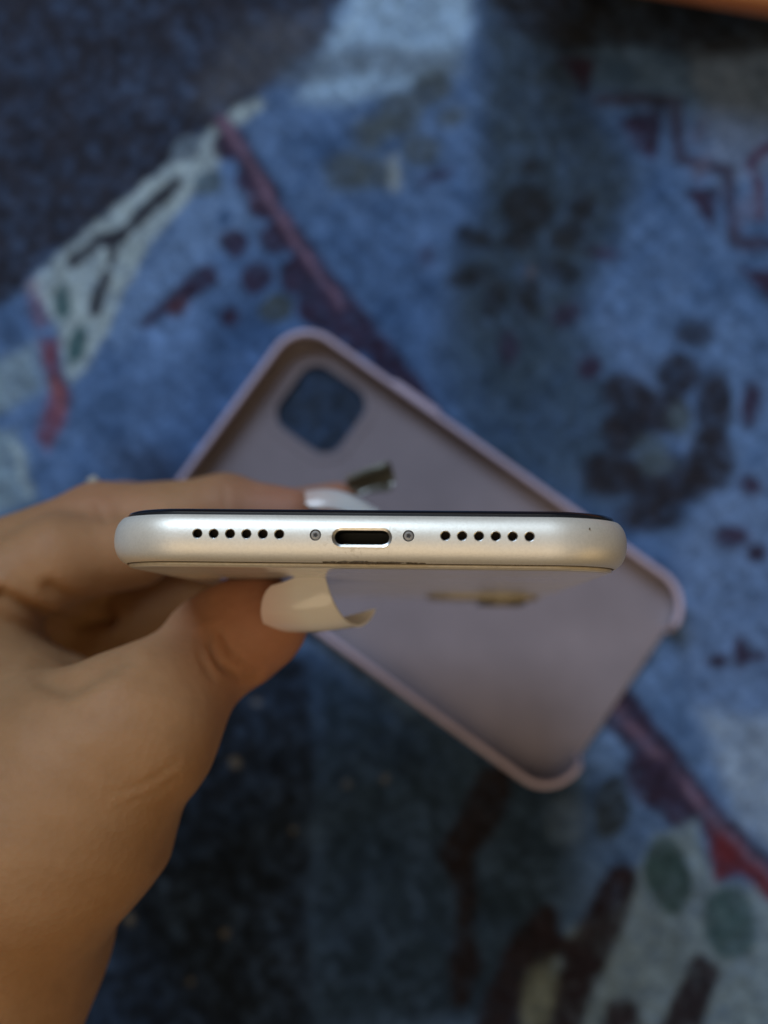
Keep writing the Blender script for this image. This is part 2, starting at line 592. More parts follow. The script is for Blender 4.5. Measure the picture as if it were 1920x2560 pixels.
# lower right medallion
poly([(1640, 2090), (1740, 2050), (1790, 2210), (1900, 2220), (1960, 2300), (1960, 2800), (1260, 2800), (1330, 2440), (1430, 2330), (1560, 2250)], (0.17, 0.245, 0.32), 2)
ell(1530, 2020, 46, 76, (0.035, 0.052, 0.075), 10)
ell(1420, 2050, 50, 60, (0.10, 0.155, 0.26), 0, 3, 0.6)
ell(1670, 2190, 56, 92, (0.038, 0.075, 0.088), -8)
ell(1825, 2310, 64, 84, (0.05, 0.10, 0.125), -10)
poly([(1765, 2050), (1820, 2090), (1960, 2230), (1960, 2290), (1850, 2190), (1790, 2205)], (0.12, 0.022, 0.032), 1.3)
line([(1555, 2200), (1480, 2370), (1370, 2620)], [80, 100, 110], (0.024, 0.019, 0.028), 1.6)
line([(1365, 2300), (1310, 2420), (1240, 2600)], [70, 120, 110], (0.022, 0.018, 0.026), 1.6)
line([(1350, 2340), (1480, 2420)], [60, 60], (0.024, 0.019, 0.028), 1.6)
ell(1350, 2490, 40, 80, (0.15, 0.18, 0.17), 12, 2)
line([(1760, 2430), (1690, 2600)], [80, 100], (0.028, 0.026, 0.038), 1.6)
line([(1560, 2540), (1540, 2640)], 90, (0.026, 0.022, 0.032), 1.6)
# dark stem below the case
line([(1235, 1960), (1190, 2060), (1140, 2130), (1170, 2230), (1160, 2330), (1165, 2420), (1150, 2500)], [90, 96, 84, 50, 48, 74, 40], BRN, 1.8)
for x, y, r in ((590, 1905, 11), (325, 2305, 13), (960, 1950, 7), (560, 2340, 8), (730, 2080, 7), (870, 1960, 8), (480, 2460, 6), (640, 1760, 6)):
    ell(x, y, r, r, CREAM, 0, 1.0, 0.45)
# pattern beyond the picture: a soft repeat of the same fields
far = (np.abs(RP[:, 0]) > 140) | (RP[:, 1] > 200) | (RP[:, 1] < -172)
fz = vnoise(RP, 45, 51) + 0.5 * vnoise(RP, 16, 53)
fc = np.where((fz > 0.25)[:, None], np.array(NAVY), np.where((fz < -0.55)[:, None], np.array((0.22, 0.28, 0.30)), colr))
wfar = np.clip((np.maximum(np.abs(RP[:, 0]) - 140, np.maximum(RP[:, 1] - 200, -172 - RP[:, 1]))) / 25, 0, 1)[:, None]
colr = colr * (1 - wfar) + fc * wfar
# woven flecks
fl = rng.normal(0, 1, len(RP))
colr = colr * (1 + 0.17 * vnoise(RP, 2.1, 61)[:, None] + 0.12 * vnoise(RP, 4.2, 63)[:, None] + 0.10 * fl[:, None] * (1 - wfar))
st = vnoise(np.c_[RP[:, 0] * 0.75 + RP[:, 1] * 0.66, (-RP[:, 0] * 0.66 + RP[:, 1] * 0.75) * 0.22], 1.8, 71)
colr = np.clip(colr * (1 + 0.22 * st[:, None]), 0.004, 0.9)

zz = 0.35 * vnoise(RP, 14, 81) + 0.25 * vnoise(RP, 2.6, 82) + 0.12 * fl
zz = zz - 0.35
nx, ny = len(gx), len(gy)
I = np.arange(nx * ny).reshape(ny, nx)
quads = np.stack([I[:-1, :-1], I[:-1, 1:], I[1:, 1:], I[1:, :-1]], -1).reshape(-1, 4)


def fast_mesh(name, V, Q):
    me = bpy.data.meshes.new(name)
    k = Q.shape[1]
    me.vertices.add(len(V))
    me.vertices.foreach_set('co', (np.asarray(V, float) * MM).astype(np.float32).ravel())
    me.loops.add(Q.size)
    me.loops.foreach_set('vertex_index', Q.astype(np.int32).ravel())
    me.polygons.add(len(Q))
    me.polygons.foreach_set('loop_start', np.arange(0, Q.size, k, dtype=np.int32))
    me.update(calc_edges=True)
    me.validate()
    return me


def vcol(me, name, C):
    a = me.color_attributes.new(name, 'FLOAT_COLOR', 'POINT')
    a.data.foreach_set('color', np.c_[C, np.ones(len(C))].astype(np.float32).ravel())


def vfac(me, name, f):
    a = me.attributes.new(name, 'FLOAT', 'POINT')
    a.data.foreach_set('value', np.asarray(f, np.float32))


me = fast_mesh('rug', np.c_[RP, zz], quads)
vcol(me, 'dye_and_light', colr)
M_rug, nt, b = mat('woven_rug')
ca = N(nt, 'ShaderNodeAttribute', attribute_name='dye_and_light')
f1 = noise(nt, 1500, 3, 0.6)
f2 = noise(nt, 420, 4, 0.7)
c = mix(nt, 0.5, ca.outputs['Color'], ramp(nt, f1, [(0.3, (0.55, 0.55, 0.55)), (0.7, (1.3, 1.3, 1.3))]), 'MULTIPLY')
c = mix(nt, 0.5, c, ramp(nt, f2, [(0.32, (0.62, 0.62, 0.64)), (0.68, (1.3, 1.3, 1.28))]), 'MULTIPLY')
setp(b, Base_Color=c, Roughness=0.85, Specular_IOR_Level=0.1)
bump(nt, b, f1, 0.5, 0.0012)
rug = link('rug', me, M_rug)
rug['kind'] = 'structure'

# ------------------------------------------------------------------ low wooden bench over the rug at the top right
ZB = 30.0
pa, pb = on_plane(1640, 8, ZB), on_plane(1920, 56, ZB)
ex = unit(pb - pa)
ey = np.array([-ex[1], ex[0], 0])
bench = empty('wooden_bench', tuple(np.array([pa[0], pa[1], 0]) * MM))
tag(bench, 'orange-brown wooden bench edge above the rug in the top right corner', 'bench')


def bench_part(name, rings):
    V, Fc = loft(rings)
    me = mesh(name, V - np.array([pa[0], pa[1], 0]), Fc)
    fix_normals(me)
    return link(name, me, M_wood, bench, True, 40)


rings = []
for s in (-46.0, -44.5, -30, 60, 160, 320):
    q = rrect(120.0, 4.5, 3.2, 20, 7)
    k = 0.985 if s == -46.0 else 1.0
    rings.append(np.array([pa * np.array([1, 1, 0]) + ex * s + ey * (120.0 + p[0] * k) + np.array([0, 0, 1]) * (ZB + 4.5 + p[1] * k) for p in q]))
bench_part('seat_board', rings)
for s, dpt in ((-28.0, 215.0), (300.0, 215.0), (300.0, 25.0)):
    c = pa + ex * s + ey * dpt
    rings = []
    for z, r in ((-0.8, 8.5), (4, 9.0), (20, 10), (ZB + 3, 10.5)):
        q = rrect(r, r, 2.5, 6, 5, (9, 9))
        rings.append(np.c_[c[0] + q[:, 0] * ex[0] + q[:, 1] * ey[0], c[1] + q[:, 0] * ex[1] + q[:, 1] * ey[1], np.full(len(q), z)])
    bench_part('leg', rings)

# ------------------------------------------------------------------ phone
PHONE_D = 149.0
p_axis = cdir((1127 - 960) / F, -(1572 - 1280) / F, 1.0)
roll = math.radians(-0.45)
p_n = unit(UP - (UP @ p_axis) * p_axis)
p_x = np.cross(p_axis, p_n)
p_x, p_n = p_x * math.cos(roll) + p_n * math.sin(roll), p_n * math.cos(roll) - p_x * math.sin(roll)
p_o = at(904.5, 1343.5, PHONE_D)
PM = Matrix(((p_x[0], p_axis[0], p_n[0], p_o[0] * MM), (p_x[1], p_axis[1], p_n[1], p_o[1] * MM), (p_x[2], p_axis[2], p_n[2], p_o[2] * MM), (0, 0, 0, 1)))
phone = empty('phone')
phone.matrix_world = PM
tag(phone, 'white smartphone held up edge-on, its silver charging-port end facing the camera', 'phone')
PW, PL, PR = 75.7 / 2, 150.9 / 2, 11.6


def plan(inset, z, step=1.0):
    q = rrect(PW - inset, PL - inset, PR - inset * 0.7, step, 18, (PW, PL))
    return np.c_[q[:, 0], q[:, 1] + PL, np.full(len(q), z)]


def prof(z):
    a = abs(z) / 3.5
    return 2.4 * (1 - math.sqrt(max(0.0, 1 - min(1.0, a * 0.96) ** 2.2)))


zs = np.linspace(-3.45, 3.12, 30)
rings = [plan(prof(z), z) for z in zs]
V, Fc = loft(rings)
frame = mesh('frame', V, Fc)
fix_normals(frame)


def cyl_cut(x, z, prof_rz, n=24):
    """lathe about the phone's length axis; prof [(radius, depth along +y)]"""
    V, Fc = lathe(prof_rz, None, n)
    W = np.c_[V[:, 0] + x, V[:, 2], V[:, 1] + z]
    return W, Fc


def stadium(hw, hh, n=12):
    P = []
    for a in np.linspace(-90, 90, n):
        P.append((hw - hh + hh * math.cos(math.radians(a)), hh * math.sin(math.radians(a))))
    for a in np.linspace(90, 270, n):
        P.append((-hw + hh + hh * math.cos(math.radians(a)), hh * math.sin(math.radians(a))))
    return np.array(P)


hole_x = [s * (11.5 + 2.3 * k) for s in (-1, 1) for k in range(6)]
cutV, cutF, off = [], [], 0
for x in hole_x:
    V, Fc = cyl_cut(x, 0.33, [(0.72, -1.0), (0.72, 0.0), (0.62, 0.08), (0.62, 2.2)])
    cutV.append(V); cutF += [tuple(i + off for i in f) for f in Fc]; off += len(V)
for x in (-6.45, 6.45):
    V, Fc = cyl_cut(x, 0.28, [(0.80, -1.0), (0.80, 0.9)])
    cutV.append(V); cutF += [tuple(i + off for i in f) for f in Fc]; off += len(V)
rings = []
for e, y in ((0.42, -1.0), (0.42, 0.0), (0.05, 0.20), (0.05, 5.0)):
    q = stadium(3.75 + e, 0.95 + e)
    rings.append(np.c_[q[:, 0], np.full(len(q), y), q[:, 1]])
V, Fc = loft(rings)
cutV.append(V); cutF += [tuple(i + off for i in f) for f in Fc]
cut = mesh('cut', np.concatenate(cutV), cutF)
frame = boolean(frame, [cut])
link('frame', frame, M_alu, phone, True, 32)

for x in hole_x:
    V, Fc = cyl_cut(x, 0.33, [(0.60, 0.24), (0.60, 1.5), (0.0001, 1.5)], 20)
    Fc = Fc[:-2] + Fc[-1:]
    me = mesh('speaker_hole', V, Fc)
    link('speaker_hole', me, M_hole, phone, True, 40)
for x in (-6.45, 6.45):
    V, Fc = cyl_cut(x, 0.28, [(0.68, 0.9), (0.68, 0.20), (0.60, 0.10), (0.34, 0.085), (0.30, 0.17), (0.0001, 0.17)], 30)
    me = mesh('screw', V, Fc)
    fix_normals(me)
    s = link('screw', me, M_screw, phone, True, 30)
    a = np.linspace(0, 2 * math.pi, 50, endpoint=False)
    r = 0.30 + 0.10 * np.cos(5 * a)
    top = np.c_[x + r * np.cos(a), np.full(50, 0.165), 0.28 + r * np.sin(a)]
    V, Fc = loft([top, top + np.array([0, 0.05, 0])])
    me = mesh('screw_recess', V, Fc)
    fix_normals(me)
    link('screw_recess', me, M_recess, s, False)
    # dark gap round the head
    V, Fc = cyl_cut(x, 0.28, [(0.795, 0.30), (0.795, 0.7), (0.69, 0.7), (0.69, 0.30)], 30)
    me = mesh('screw_gap', V, Fc)
    fix_normals(me)
    link('screw_gap', me, M_recess, s, False)
# port liner
rings = []
for e, y in ((0.03, 0.42), (0.03, 4.8)):
    q = stadium(3.75 + e, 0.95 + e)
    rings.append(np.c_[q[:, 0], np.full(len(q), y), q[:, 1]])
V, Fc = loft(rings, False, True)
me = mesh('charging_port', V, Fc)
port = link('charging_port', me, M_port, phone, True, 40)
for k in range(8):
    x = -2.45 + 0.7 * k
    V = np.array([(x + dx * 0.2, 1.2 + dy, -0.90 + dz * 0.05) for dz in (0, 1) for dy in (0, 2.2) for dx in (-1, 1)])
    me = mesh('contact_pin', V, [(0, 1, 3, 2), (4, 5, 7, 6), (0, 1, 5, 4), (2, 3, 7, 6), (0, 2, 6, 4), (1, 3, 7, 5)])
    fix_normals(me)
    link('contact_pin', me, M_pin, port, False)
# polished port chamfer ring
rings = []
for e, y in ((0.43, 0.0), (0.40, -0.012), (0.05, 0.17), (0.02, 0.75)):
    q = stadium(3.75 + e, 0.95 + e, 16)
    rings.append(np.c_[q[:, 0], np.full(len(q), y), q[:, 1]])
V, Fc = loft(rings, False, False)
me = mesh('port_chamfer', V, Fc)
link('port_chamfer', me, M_chamfer, port, True, 40)
for x in hole_x:
    V, Fc = cyl_cut(x, 0.33, [(0.735, 0.005), (0.725, 0.0), (0.61, 0.07), (0.605, 0.30)], 24)
    me = mesh('hole_chamfer', V, Fc[:-2])
    link('hole_chamfer', me, M_chamfer, phone, True, 40)

# screen side: gasket then 2.5D glass
V, Fc = loft([plan(1.72, 2.95, 3), plan(1.72, 3.44, 3)])
me = mesh('gasket', V, Fc); fix_normals(me)
link('gasket', me, M_gasket, phone, True, 40)
V, Fc = loft([plan(1.78, 3.42, 3), plan(1.72, 3.58, 3), plan(1.9, 3.86, 3), plan(2.4, 4.06, 3), plan(3.6, 4.15, 3), plan(5, 4.16, 3)])
me = mesh('screen_glass', V, Fc); fix_normals(me)
link('screen_glass', me, M_black_glass, phone, True, 50)
# back side: pale glass lip, then the flat of the back glass
V, Fc = loft([plan(2.05, -3.55, 3), plan(2.02, -3.66, 3), plan(2.08, -3.86, 3), plan(2.3, -3.99, 3)])
me = mesh('back_glass_rim', V, Fc); fix_normals(me)
link('back_glass_rim', me, M_lip, phone, True, 50)
V, Fc = loft([plan(1.7, -3.38, 3), plan(1.9, -3.56, 3)])
me = mesh('seam', V, Fc); fix_normals(me)
link('seam', me, M_grime, phone, True, 50)
V, Fc = loft([plan(2.28, -3.9, 3), plan(2.32, -4.0, 3), plan(2.6, -4.09, 3), plan(3.4, -4.15, 3), plan(5, -4.16, 3)])
me = mesh('back_glass', V, Fc); fix_normals(me)
link('back_glass', me, M_back, phone, True, 50)
# camera bump on the far right of the back
bx, by, bh = PW - 3.6 - 14.0, 150.9 - 3.6 - 14.5, 14.0
rings = []
for e, z in ((0, -4.1), (0, -4.75), (0.25, -5.0), (1, -5.05)):
    q = rrect(bh - e, bh + 0.4 - e, 7.5 - e, 3, 10, (bh, bh))
    rings.append(np.c_[q[:, 0] + bx, q[:, 1] + by, np.full(len(q), z)])
V, Fc = loft(rings)
me = mesh('camera_bump', V, Fc); fix_normals(me)
bump_o = link('camera_bump', me, M_bump, phone, True, 50)
for cy in (-6.3, 6.3):
    V, Fc = lathe([(6.0, -5.0), (6.0, -6.1), (5.5, -6.3), (5.1, -6.3), (5.0, -6.15), (0.001, -6.15)], None, 36)
    me = mesh('lens', V + np.array([bx + 5.0, by + cy, 0]), Fc); fix_normals(me)
    l = link('lens', me, M_ring, bump_o, True, 40)
    V, Fc = lathe([(4.95, -6.1), (4.9, -6.2), (0.001, -6.22)], None, 36)
    me = mesh('lens_glass', V + np.array([bx + 5.0, by + cy, 0]), Fc); fix_normals(me)
    link('lens_glass', me, M_lens, l, True, 40)
# side buttons
for sx, y0, y1 in ((1, 98, 115), (-1, 110, 121), (-1, 96, 107), (-1, 126, 131)):
    q = stadium((y1 - y0) / 2, 1.3, 8)
    rings = [np.c_[np.full(len(q), sx * (PW - 0.3)), q[:, 0] + (y0 + y1) / 2, q[:, 1]],
             np.c_[np.full(len(q), sx * (PW + 0.3)), q[:, 0] + (y0 + y1) / 2, q[:, 1]],
             np.c_[np.full(len(q), sx * (PW + 0.45)), q[:, 0] * 0.98 + (y0 + y1) / 2, q[:, 1] * 0.85]]
    V, Fc = loft(rings)
    me = mesh('side_button', V, Fc); fix_normals(me)
    link('side_button', me, M_alu, phone, True, 40)
# grime along the seam below the port, and small stains
gv, gf = [], []


def blob(x, y, z, rx, ry, rz):
    global gv, gf
    o = sum(len(v) for v in gv)
    P = []
    for k, lat in enumerate((-0.7, 0, 0.7)):
        for a in range(8):
            t = a * math.pi / 4
            c_ = math.cos(lat * 1.3)
            P.append((x + rx * c_ * math.cos(t) * random.uniform(.75, 1.2), y + ry * math.sin(lat * 1.3), z + rz * c_ * math.sin(t) * random.uniform(.7, 1.25)))
    gv.append(np.array(P))
    for k in range(2):
        for a in range(8):
            gf.append((o + k * 8 + a, o + k * 8 + (a + 1) % 8, o + k * 8 + 8 + (a + 1) % 8, o + k * 8 + 8 + a))
    gf.append(tuple(o + i for i in range(7, -1, -1)))
    gf.append(tuple(o + 16 + i for i in range(8)))


for k in range(70):
    x = random.triangular(-8.0, 9.5, 0.5)
    w = math.exp(-((x - 0.5) / 5.5) ** 2)
    z = -3.40 + random.uniform(0.0, 0.10) * (0.4 + w)
    blob(x, prof(z), z, random.uniform(0.2, 0.75), 0.16, random.uniform(0.06, 0.22) * (0.3 + w))
blob(31.3, 0.05 + 11.6 - math.sqrt(11.6 ** 2 - 5.05 ** 2), 1.6, 0.12, 0.05, 0.12)
me = mesh('grime', np.concatenate(gv), gf); fix_normals(me)
g = link('grime', me, M_grime, phone, True, 60)
g['label'] = 'brown grime along the seam under the charging port'
g['kind'] = 'stuff'

# ------------------------------------------------------------------ lilac phone case on the rug
CC = on_plane(1058.6, 1390.7, 0)
TH = math.radians(54.56)
case = empty('phone_case')
case.location = tuple(CC * MM)
case.rotation_euler = (0, 0, TH)
tag(case, 'lilac silicone phone case lying open side up on the blue rug', 'phone case')
CW, CL, CR, CH = 78.9 / 2, 154.1 / 2, 13.0, 10.3


def cring(inset, z, step=4):
    q = rrect(CW - inset, CL - inset, CR - inset * 0.8, step, 16, (CW, CL))
    return np.c_[q[:, 0], q[:, 1], np.full(len(q), z)]


outer = [(4.2, 0.0), (2.6, 0.25), (1.4, 0.9), (0.6, 1.9), (0.15, 3.2), (0.0, 5.0), (0.12, 7.0), (0.42, 8.6), (0.55, 9.4), (0.75, 9.95), (1.15, 10.25), (1.6, 10.3),
         (2.05, 10.15), (2.35, 9.75), (2.4, 9.2)]
inner = [(2.15, 8.2), (1.8, 6.5), (1.75, 5.0), (1.95, 3.6), (2.5, 2.5), (3.5, 1.85), (4.8, 1.6)]
rings = [cring(i, z) for i, z in outer + inner]
V, Fc = loft(rings)
shell = mesh('shell', V, Fc)
fix_normals(shell)
rings = [cring(i + 0.12, z + 0.12) for i, z in [(2.2, 8.4), (1.85, 6.8), (1.75, 5.0), (1.95, 3.6), (2.5, 2.5), (3.5, 1.85), (4.8, 1.6)]]
rings2 = [cring(i + 0.02, z - 0.02) for i, z in [(2.2, 8.4), (1.85, 6.8), (1.75, 5.0), (1.95, 3.6), (2.5, 2.5), (3.5, 1.85), (4.8, 1.6)]]
V, Fc = loft(rings2[::-1] + rings, True, True)
lining = mesh('lining', V, Fc)
fix_normals(lining)


def to_case(P):
    q = np.asarray(P) - CC
    return np.array([q[0] * math.cos(TH) + q[1] * math.sin(TH), -q[0] * math.sin(TH) + q[1] * math.cos(TH)])


cutc = to_case(on_plane(802, 1022, 1.6))
HC = 12.2


NX0, NX1 = -25.0, 27.0


def cutters():
    q = rrect(HC, HC, 6.6, 3, 12) + cutc
    V, Fc = loft([np.c_[q, np.full(len(q), -2.0)], np.c_[q, np.full(len(q), 4.0)]])
    a = mesh('c1', V, Fc)
    # open charging end: the notch goes right through wall and floor, the corners curl round as lips
    out = [a]
    for prof_, ny in (([(NX0 - 0.5, 14), (NX0, 9.0), (NX0 + 0.8, 4.5), (NX0 + 2.6, 1.9), (NX1 - 2.6, 1.9), (NX1 - 0.8, 4.5), (NX1, 9.0), (NX1 + 0.5, 14)], 5.2),
                      ([(NX0 + 1.0, 3.0), (NX0 + 1.5, -2), (NX1 - 1.5, -2), (NX1 - 1.0, 3.0)], 1.5)):
        P = np.array(prof_)
        V, Fc = loft([np.c_[P[:, 0], np.full(len(P), -CL - 5), P[:, 1]], np.c_[P[:, 0], np.full(len(P), -CL + ny), P[:, 1]]])
        out.append(mesh('c2', V, Fc))
    return out


shell = boolean(shell, cutters())
link('shell', shell, M_case, case, True, 40)
lining = boolean(lining, cutters())
link('lining', lining, M_lining, case, True, 40)
Pq = [(NX0 + 2.2, -CL + 1.65), (NX1 - 2.2, -CL + 1.65), (NX1 - 2.2, -CL + 3.9), (NX0 + 2.2, -CL + 3.9)]
V, Fc = loft([np.array([(x, y, 1.85) for x, y in Pq]), np.array([(x, y, 1.97) for x, y in Pq])])
me = mesh('lining_edge', V, Fc)
fix_normals(me)
link('lining_edge', me, M_lining, case, False)
# moulded step round the camera opening
rings = []
for e, z in ((3.2, 1.70), (3.1, 2.0), (2.8, 2.08), (2.5, 2.0), (2.4, 1.70)):
    q = rrect(HC + e, HC + e, 6.6 + e, 3, 12, (HC, HC)) + cutc
    rings.append(np.c_[q, np.full(len(q), z)])
V, Fc = loft(rings, False, False)
me = mesh('opening_ridge', V, Fc)
link('opening_ridge', me, M_lining, case)
# moulded button covers
for sx, y0, y1 in ((1, 22, 40), (-1, 34, 46), (-1, 20, 32)):
    q = stadium((y1 - y0) / 2, 1.7, 8)
    rings = [np.c_[np.full(len(q), sx * (CW - 0.4)), q[:, 0] + (y0 + y1) / 2, q[:, 1] + 5.4],
             np.c_[np.full(len(q), sx * (CW + 0.5)), q[:, 0] + (y0 + y1) / 2, q[:, 1] + 5.4],
             np.c_[np.full(len(q), sx * (CW + 0.8)), q[:, 0] * 0.95 + (y0 + y1) / 2, q[:, 1] * 0.75 + 5.4]]
    V, Fc = loft(rings)
    me = mesh('button_cover', V, Fc); fix_normals(me)
    link('button_cover', me, M_case, case, True, 50)

# ------------------------------------------------------------------ the hand: one continuous surface
A = at
FINGERS = {
    'index': [(A(-250, 1570, 208), 13.5), (A(250, 1320, 222), 8.9), (A(560, 1285, 221), 7.8), (A(728, 1290, 218), 5.7)],
    'index_pad': [(A(-20, 1470, 208), 8.5), (A(150, 1400, 211), 8.5), (A(345, 1378, 215), 7.2)],
    'middle': [(A(-200, 1680, 240), 13), (A(310, 1304, 250), 8.7), (A(640, 1312, 256), 7.2), (A(842, 1264, 256), 5.6)],
    'ring': [(A(-120, 1780, 272), 12.5), (A(380, 1490, 284), 9.5), (A(560, 1410, 282), 7.4), (A(760, 1410, 282), 6.0)],
    'thumb': [(A(330, 1832, 178), 9.8), (A(545, 1612, 193), 9.1), (A(620, 1570, 192), 8.6), (A(668, 1552, 190.5), 7.3)],
}
PALM = [
    (A(-72, 2300, 190), 22.3, A(-580, 4200, 185), 25.0),     # wrist and forearm
    (A(-72, 2300, 190), 22.3, A(-60, 1990, 195), 25.0),      # heel of the hand
    (A(-60, 1990, 195), 25.0, A(-230, 1640, 220), 18.0),      # back of the hand to the index knuckle
    (A(-60, 1990, 210), 22.0, A(-160, 1760, 250), 15.0),
    (A(35, 2100, 177), 17.0, A(330, 1832, 178), 9.8),        # thumb metacarpal
    (A(178, 2050, 180), 16.2, A(236, 1908, 180), 13.2),
    (A(236, 1908, 180), 13.2, A(330, 1836, 179), 9.6),
    (A(-60, 1740, 211), 13.0, A(160, 1735, 218), 7.5),        # web between thumb and index
    (A(40, 1650, 258), 13.0, A(450, 1505, 266), 10.5),        # palm hollow
]


def rcone(P, a, ra, b2, rb):
    e = b2 - a
    L2 = e @ e
    w = P - a
    t = np.clip((w @ e) / L2, 0, 1)
    q = w - t[:, None] * e
    return np.sqrt((q * q).sum(1)) - (ra + (rb - ra) * t)


def smin(a, b2, k):
    h = np.clip(0.5 + 0.5 * (b2 - a) / k, 0, 1)
    return b2 + (a - b2) * h - k * h * (1 - h)


def sdf(P):
    palm = None
    for a, ra, b2, rb in PALM:
        d = rcone(P, a, ra, b2, rb)
        palm = d if palm is None else smin(palm, d, 11.0)
    fing = None
    for nme, J in FINGERS.items():
        d = None
        for i in range(len(J) - 1):
            s = rcone(P, J[i][0], J[i][1], J[i + 1][0], J[i + 1][1])
            d = s if d is None else smin(d, s, 3.0)
        fing = d if fing is None else smin(fing, d, 1.6)
    return smin(palm, fing, 7.0)


def grid_surface(lo, hi, h):
    lo, hi = np.array(lo), np.array(hi)
    n = np.ceil((hi - lo) / h).astype(int) + 1
    K = 6
    nc = np.ceil((n - 1) / K).astype(int) + 1
    n = (nc - 1) * K + 1
    C = np.stack(np.meshgrid(*[np.arange(m) for m in nc], indexing='ij'), -1).reshape(-1, 3)
    dc = sdf(lo + C * h * K).reshape(nc)
    near = np.abs(dc) < h * K * 2.2
    D = np.repeat(np.repeat(np.repeat(dc, K, 0), K, 1), K, 2)[:n[0], :n[1], :n[2]].astype(np.float32)
    act = np.zeros(nc, bool)
    for dx in (-1, 0, 1):
        for dy in (-1, 0, 1):
            for dz in (-1, 0, 1):
                act |= np.roll(near, (dx, dy, dz), (0, 1, 2))
    mask = np.repeat(np.repeat(np.repeat(act, K, 0), K, 1), K, 2)[:n[0], :n[1], :n[2]]
    ii = np.argwhere(mask)
    vals = np.empty(len(ii), np.float32)
    for s in range(0, len(ii), 400000):
        vals[s:s + 400000] = sdf(lo + ii[s:s + 400000] * h)
    D[mask] = vals
    S = D < 0
    cnt = np.zeros(np.array(S.shape) - 1, np.int8)
    for a in (0, 1):
        for b2 in (0, 1):
            for c_ in (0, 1):
                cnt += S[a:S.shape[0] - 1 + a, b2:S.shape[1] - 1 + b2, c_:S.shape[2] - 1 + c_]
    cell = np.argwhere((cnt > 0) & (cnt < 8))
    idx = np.full(cnt.shape, -1, np.int64)
    idx[tuple(cell.T)] = np.arange(len(cell))
    acc = np.zeros((len(cell), 3))
    num = np.zeros(len(cell))
    cor = np.array([(a, b2, c_) for a in (0, 1) for b2 in (0, 1) for c_ in (0, 1)])
    for i in range(8):
        for ax in range(3):
            if cor[i][ax] == 0:
                j = cor[i].copy(); j[ax] = 1
                v0 = D[tuple((cell + cor[i]).T)]
                v1 = D[tuple((cell + j).T)]
                m = (v0 < 0) != (v1 < 0)
                t = np.where(m, v0 / np.where(m, v0 - v1, 1), 0)
                p = cor[i] + t[:, None] * (j - cor[i])
                acc[m] += p[m]
                num[m] += 1
    V = lo + (cell + acc / num[:, None]) * h
    Q = []
    for ax in range(3):
        u, w = (ax + 1) % 3, (ax + 2) % 3
        sl0 = [slice(None)] * 3; sl1 = [slice(None)] * 3
        sl0[ax] = slice(0, -1); sl1[ax] = slice(1, None)
        a, b2 = S[tuple(sl0)], S[tuple(sl1)]
        e = np.argwhere(a != b2)
        e = e[(e[:, u] > 0) & (e[:, w] > 0) & (e[:, u] < S.shape[u] - 1) & (e[:, w] < S.shape[w] - 1)]
        ins = a[tuple(e.T)]
        du = np.zeros(3, int); du[u] = 1
        dw = np.zeros(3, int); dw[w] = 1
        q = np.stack([idx[tuple((e - du - dw).T)], idx[tuple((e - dw).T)], idx[tuple(e.T)], idx[tuple((e - du).T)]], -1)
        q[~ins] = q[~ins][:, ::-1]
        Q.append(q)
    return V, np.concatenate(Q)


HV, HQ = grid_surface((-160, -310, 40), (20, 40, 240), 0.95)


def grad(P):
    g = np.empty_like(P)
    for k in range(3):
        e = np.zeros(3); e[k] = 0.15
        g[:, k] = (sdf(P + e) - sdf(P - e)) / 0.3
    return g


for _ in range(2):
    g = grad(HV)
    HV = HV - (sdf(HV) / np.maximum((g * g).sum(1), 0.3))[:, None] * g
Nn = grad(HV)
Nn /= np.linalg.norm(Nn, axis=1)[:, None]

# skin folds: narrow grooves pressed into the surface
CREASES = [
    ([(518, 1575), (526, 1620), (550, 1665), (590, 1690), (640, 1688)], 7, 0.75),
    ([(548, 1570), (575, 1625), (615, 1662), (650, 1672)], 7, 0.55),
    ([(500, 1590), (506, 1650), (530, 1690)], 8, 0.35),
    ([(5, 1485), (60, 1515), (120, 1542), (200, 1560), (275, 1548)], 13, 1.3),
    ([(125, 1465), (180, 1500), (260, 1520)], 15, 0.8),
    ([(270, 1990), (370, 1955), (440, 1905)], 7, 0.22),
    ([(290, 2020), (380, 1985), (440, 1945)], 7, 0.1),
    ([(110, 1700), (165, 1722), (230, 1690), (310, 1640)], 22, 0.8),
    ([(245, 1262), (262, 1300)], 8, 0.35),
    ([(560, 1215), (566, 1270)], 7, 0.3),
]
uv, dep = pix(HV)
view = HV - CAM
view /= np.linalg.norm(view, axis=1)[:, None]
facing = np.clip(-(view * Nn).sum(1) * 3, 0, 1)
dsp = np.zeros(len(HV))
for pts, w, a in CREASES:
    d = np.maximum(sd_line(uv, np.array(pts, float), [0.0] * len(pts)), 0)
    dsp += a * np.exp(-(d / w) ** 2) - a * 0.35 * np.exp(-((d - 2.3 * w) / (1.3 * w)) ** 2)
HV = HV - Nn * (dsp * facing)[:, None]
HV = HV + Nn * (0.22 * vnoise(HV[:, :2] + HV[:, 2:] * 0.6, 9, 91) + 0.10 * vnoise(HV[:, 1:] + HV[:, :1] * 0.4, 3.2, 92))[:, None]
tone = np.zeros(len(HV))
for nme in ('index', 'middle', 'thumb'):
    p, r = FINGERS[nme][-1]
    tone = np.maximum(tone, np.exp(-(np.linalg.norm(HV - p, axis=1) / 15.0) ** 2) * 0.95)
    p, r = FINGERS[nme][1]
    tone = np.maximum(tone, np.exp(-(np.linalg.norm(HV - p, axis=1) / 14.0) ** 2) * 0.5)
me = fast_mesh('skin', HV, HQ)
vfac(me, 'tone', tone)
hand = link('hand', me, M_skin)
tag(hand, 'hand with long pale nails pinching the phone from its left side', 'hand')


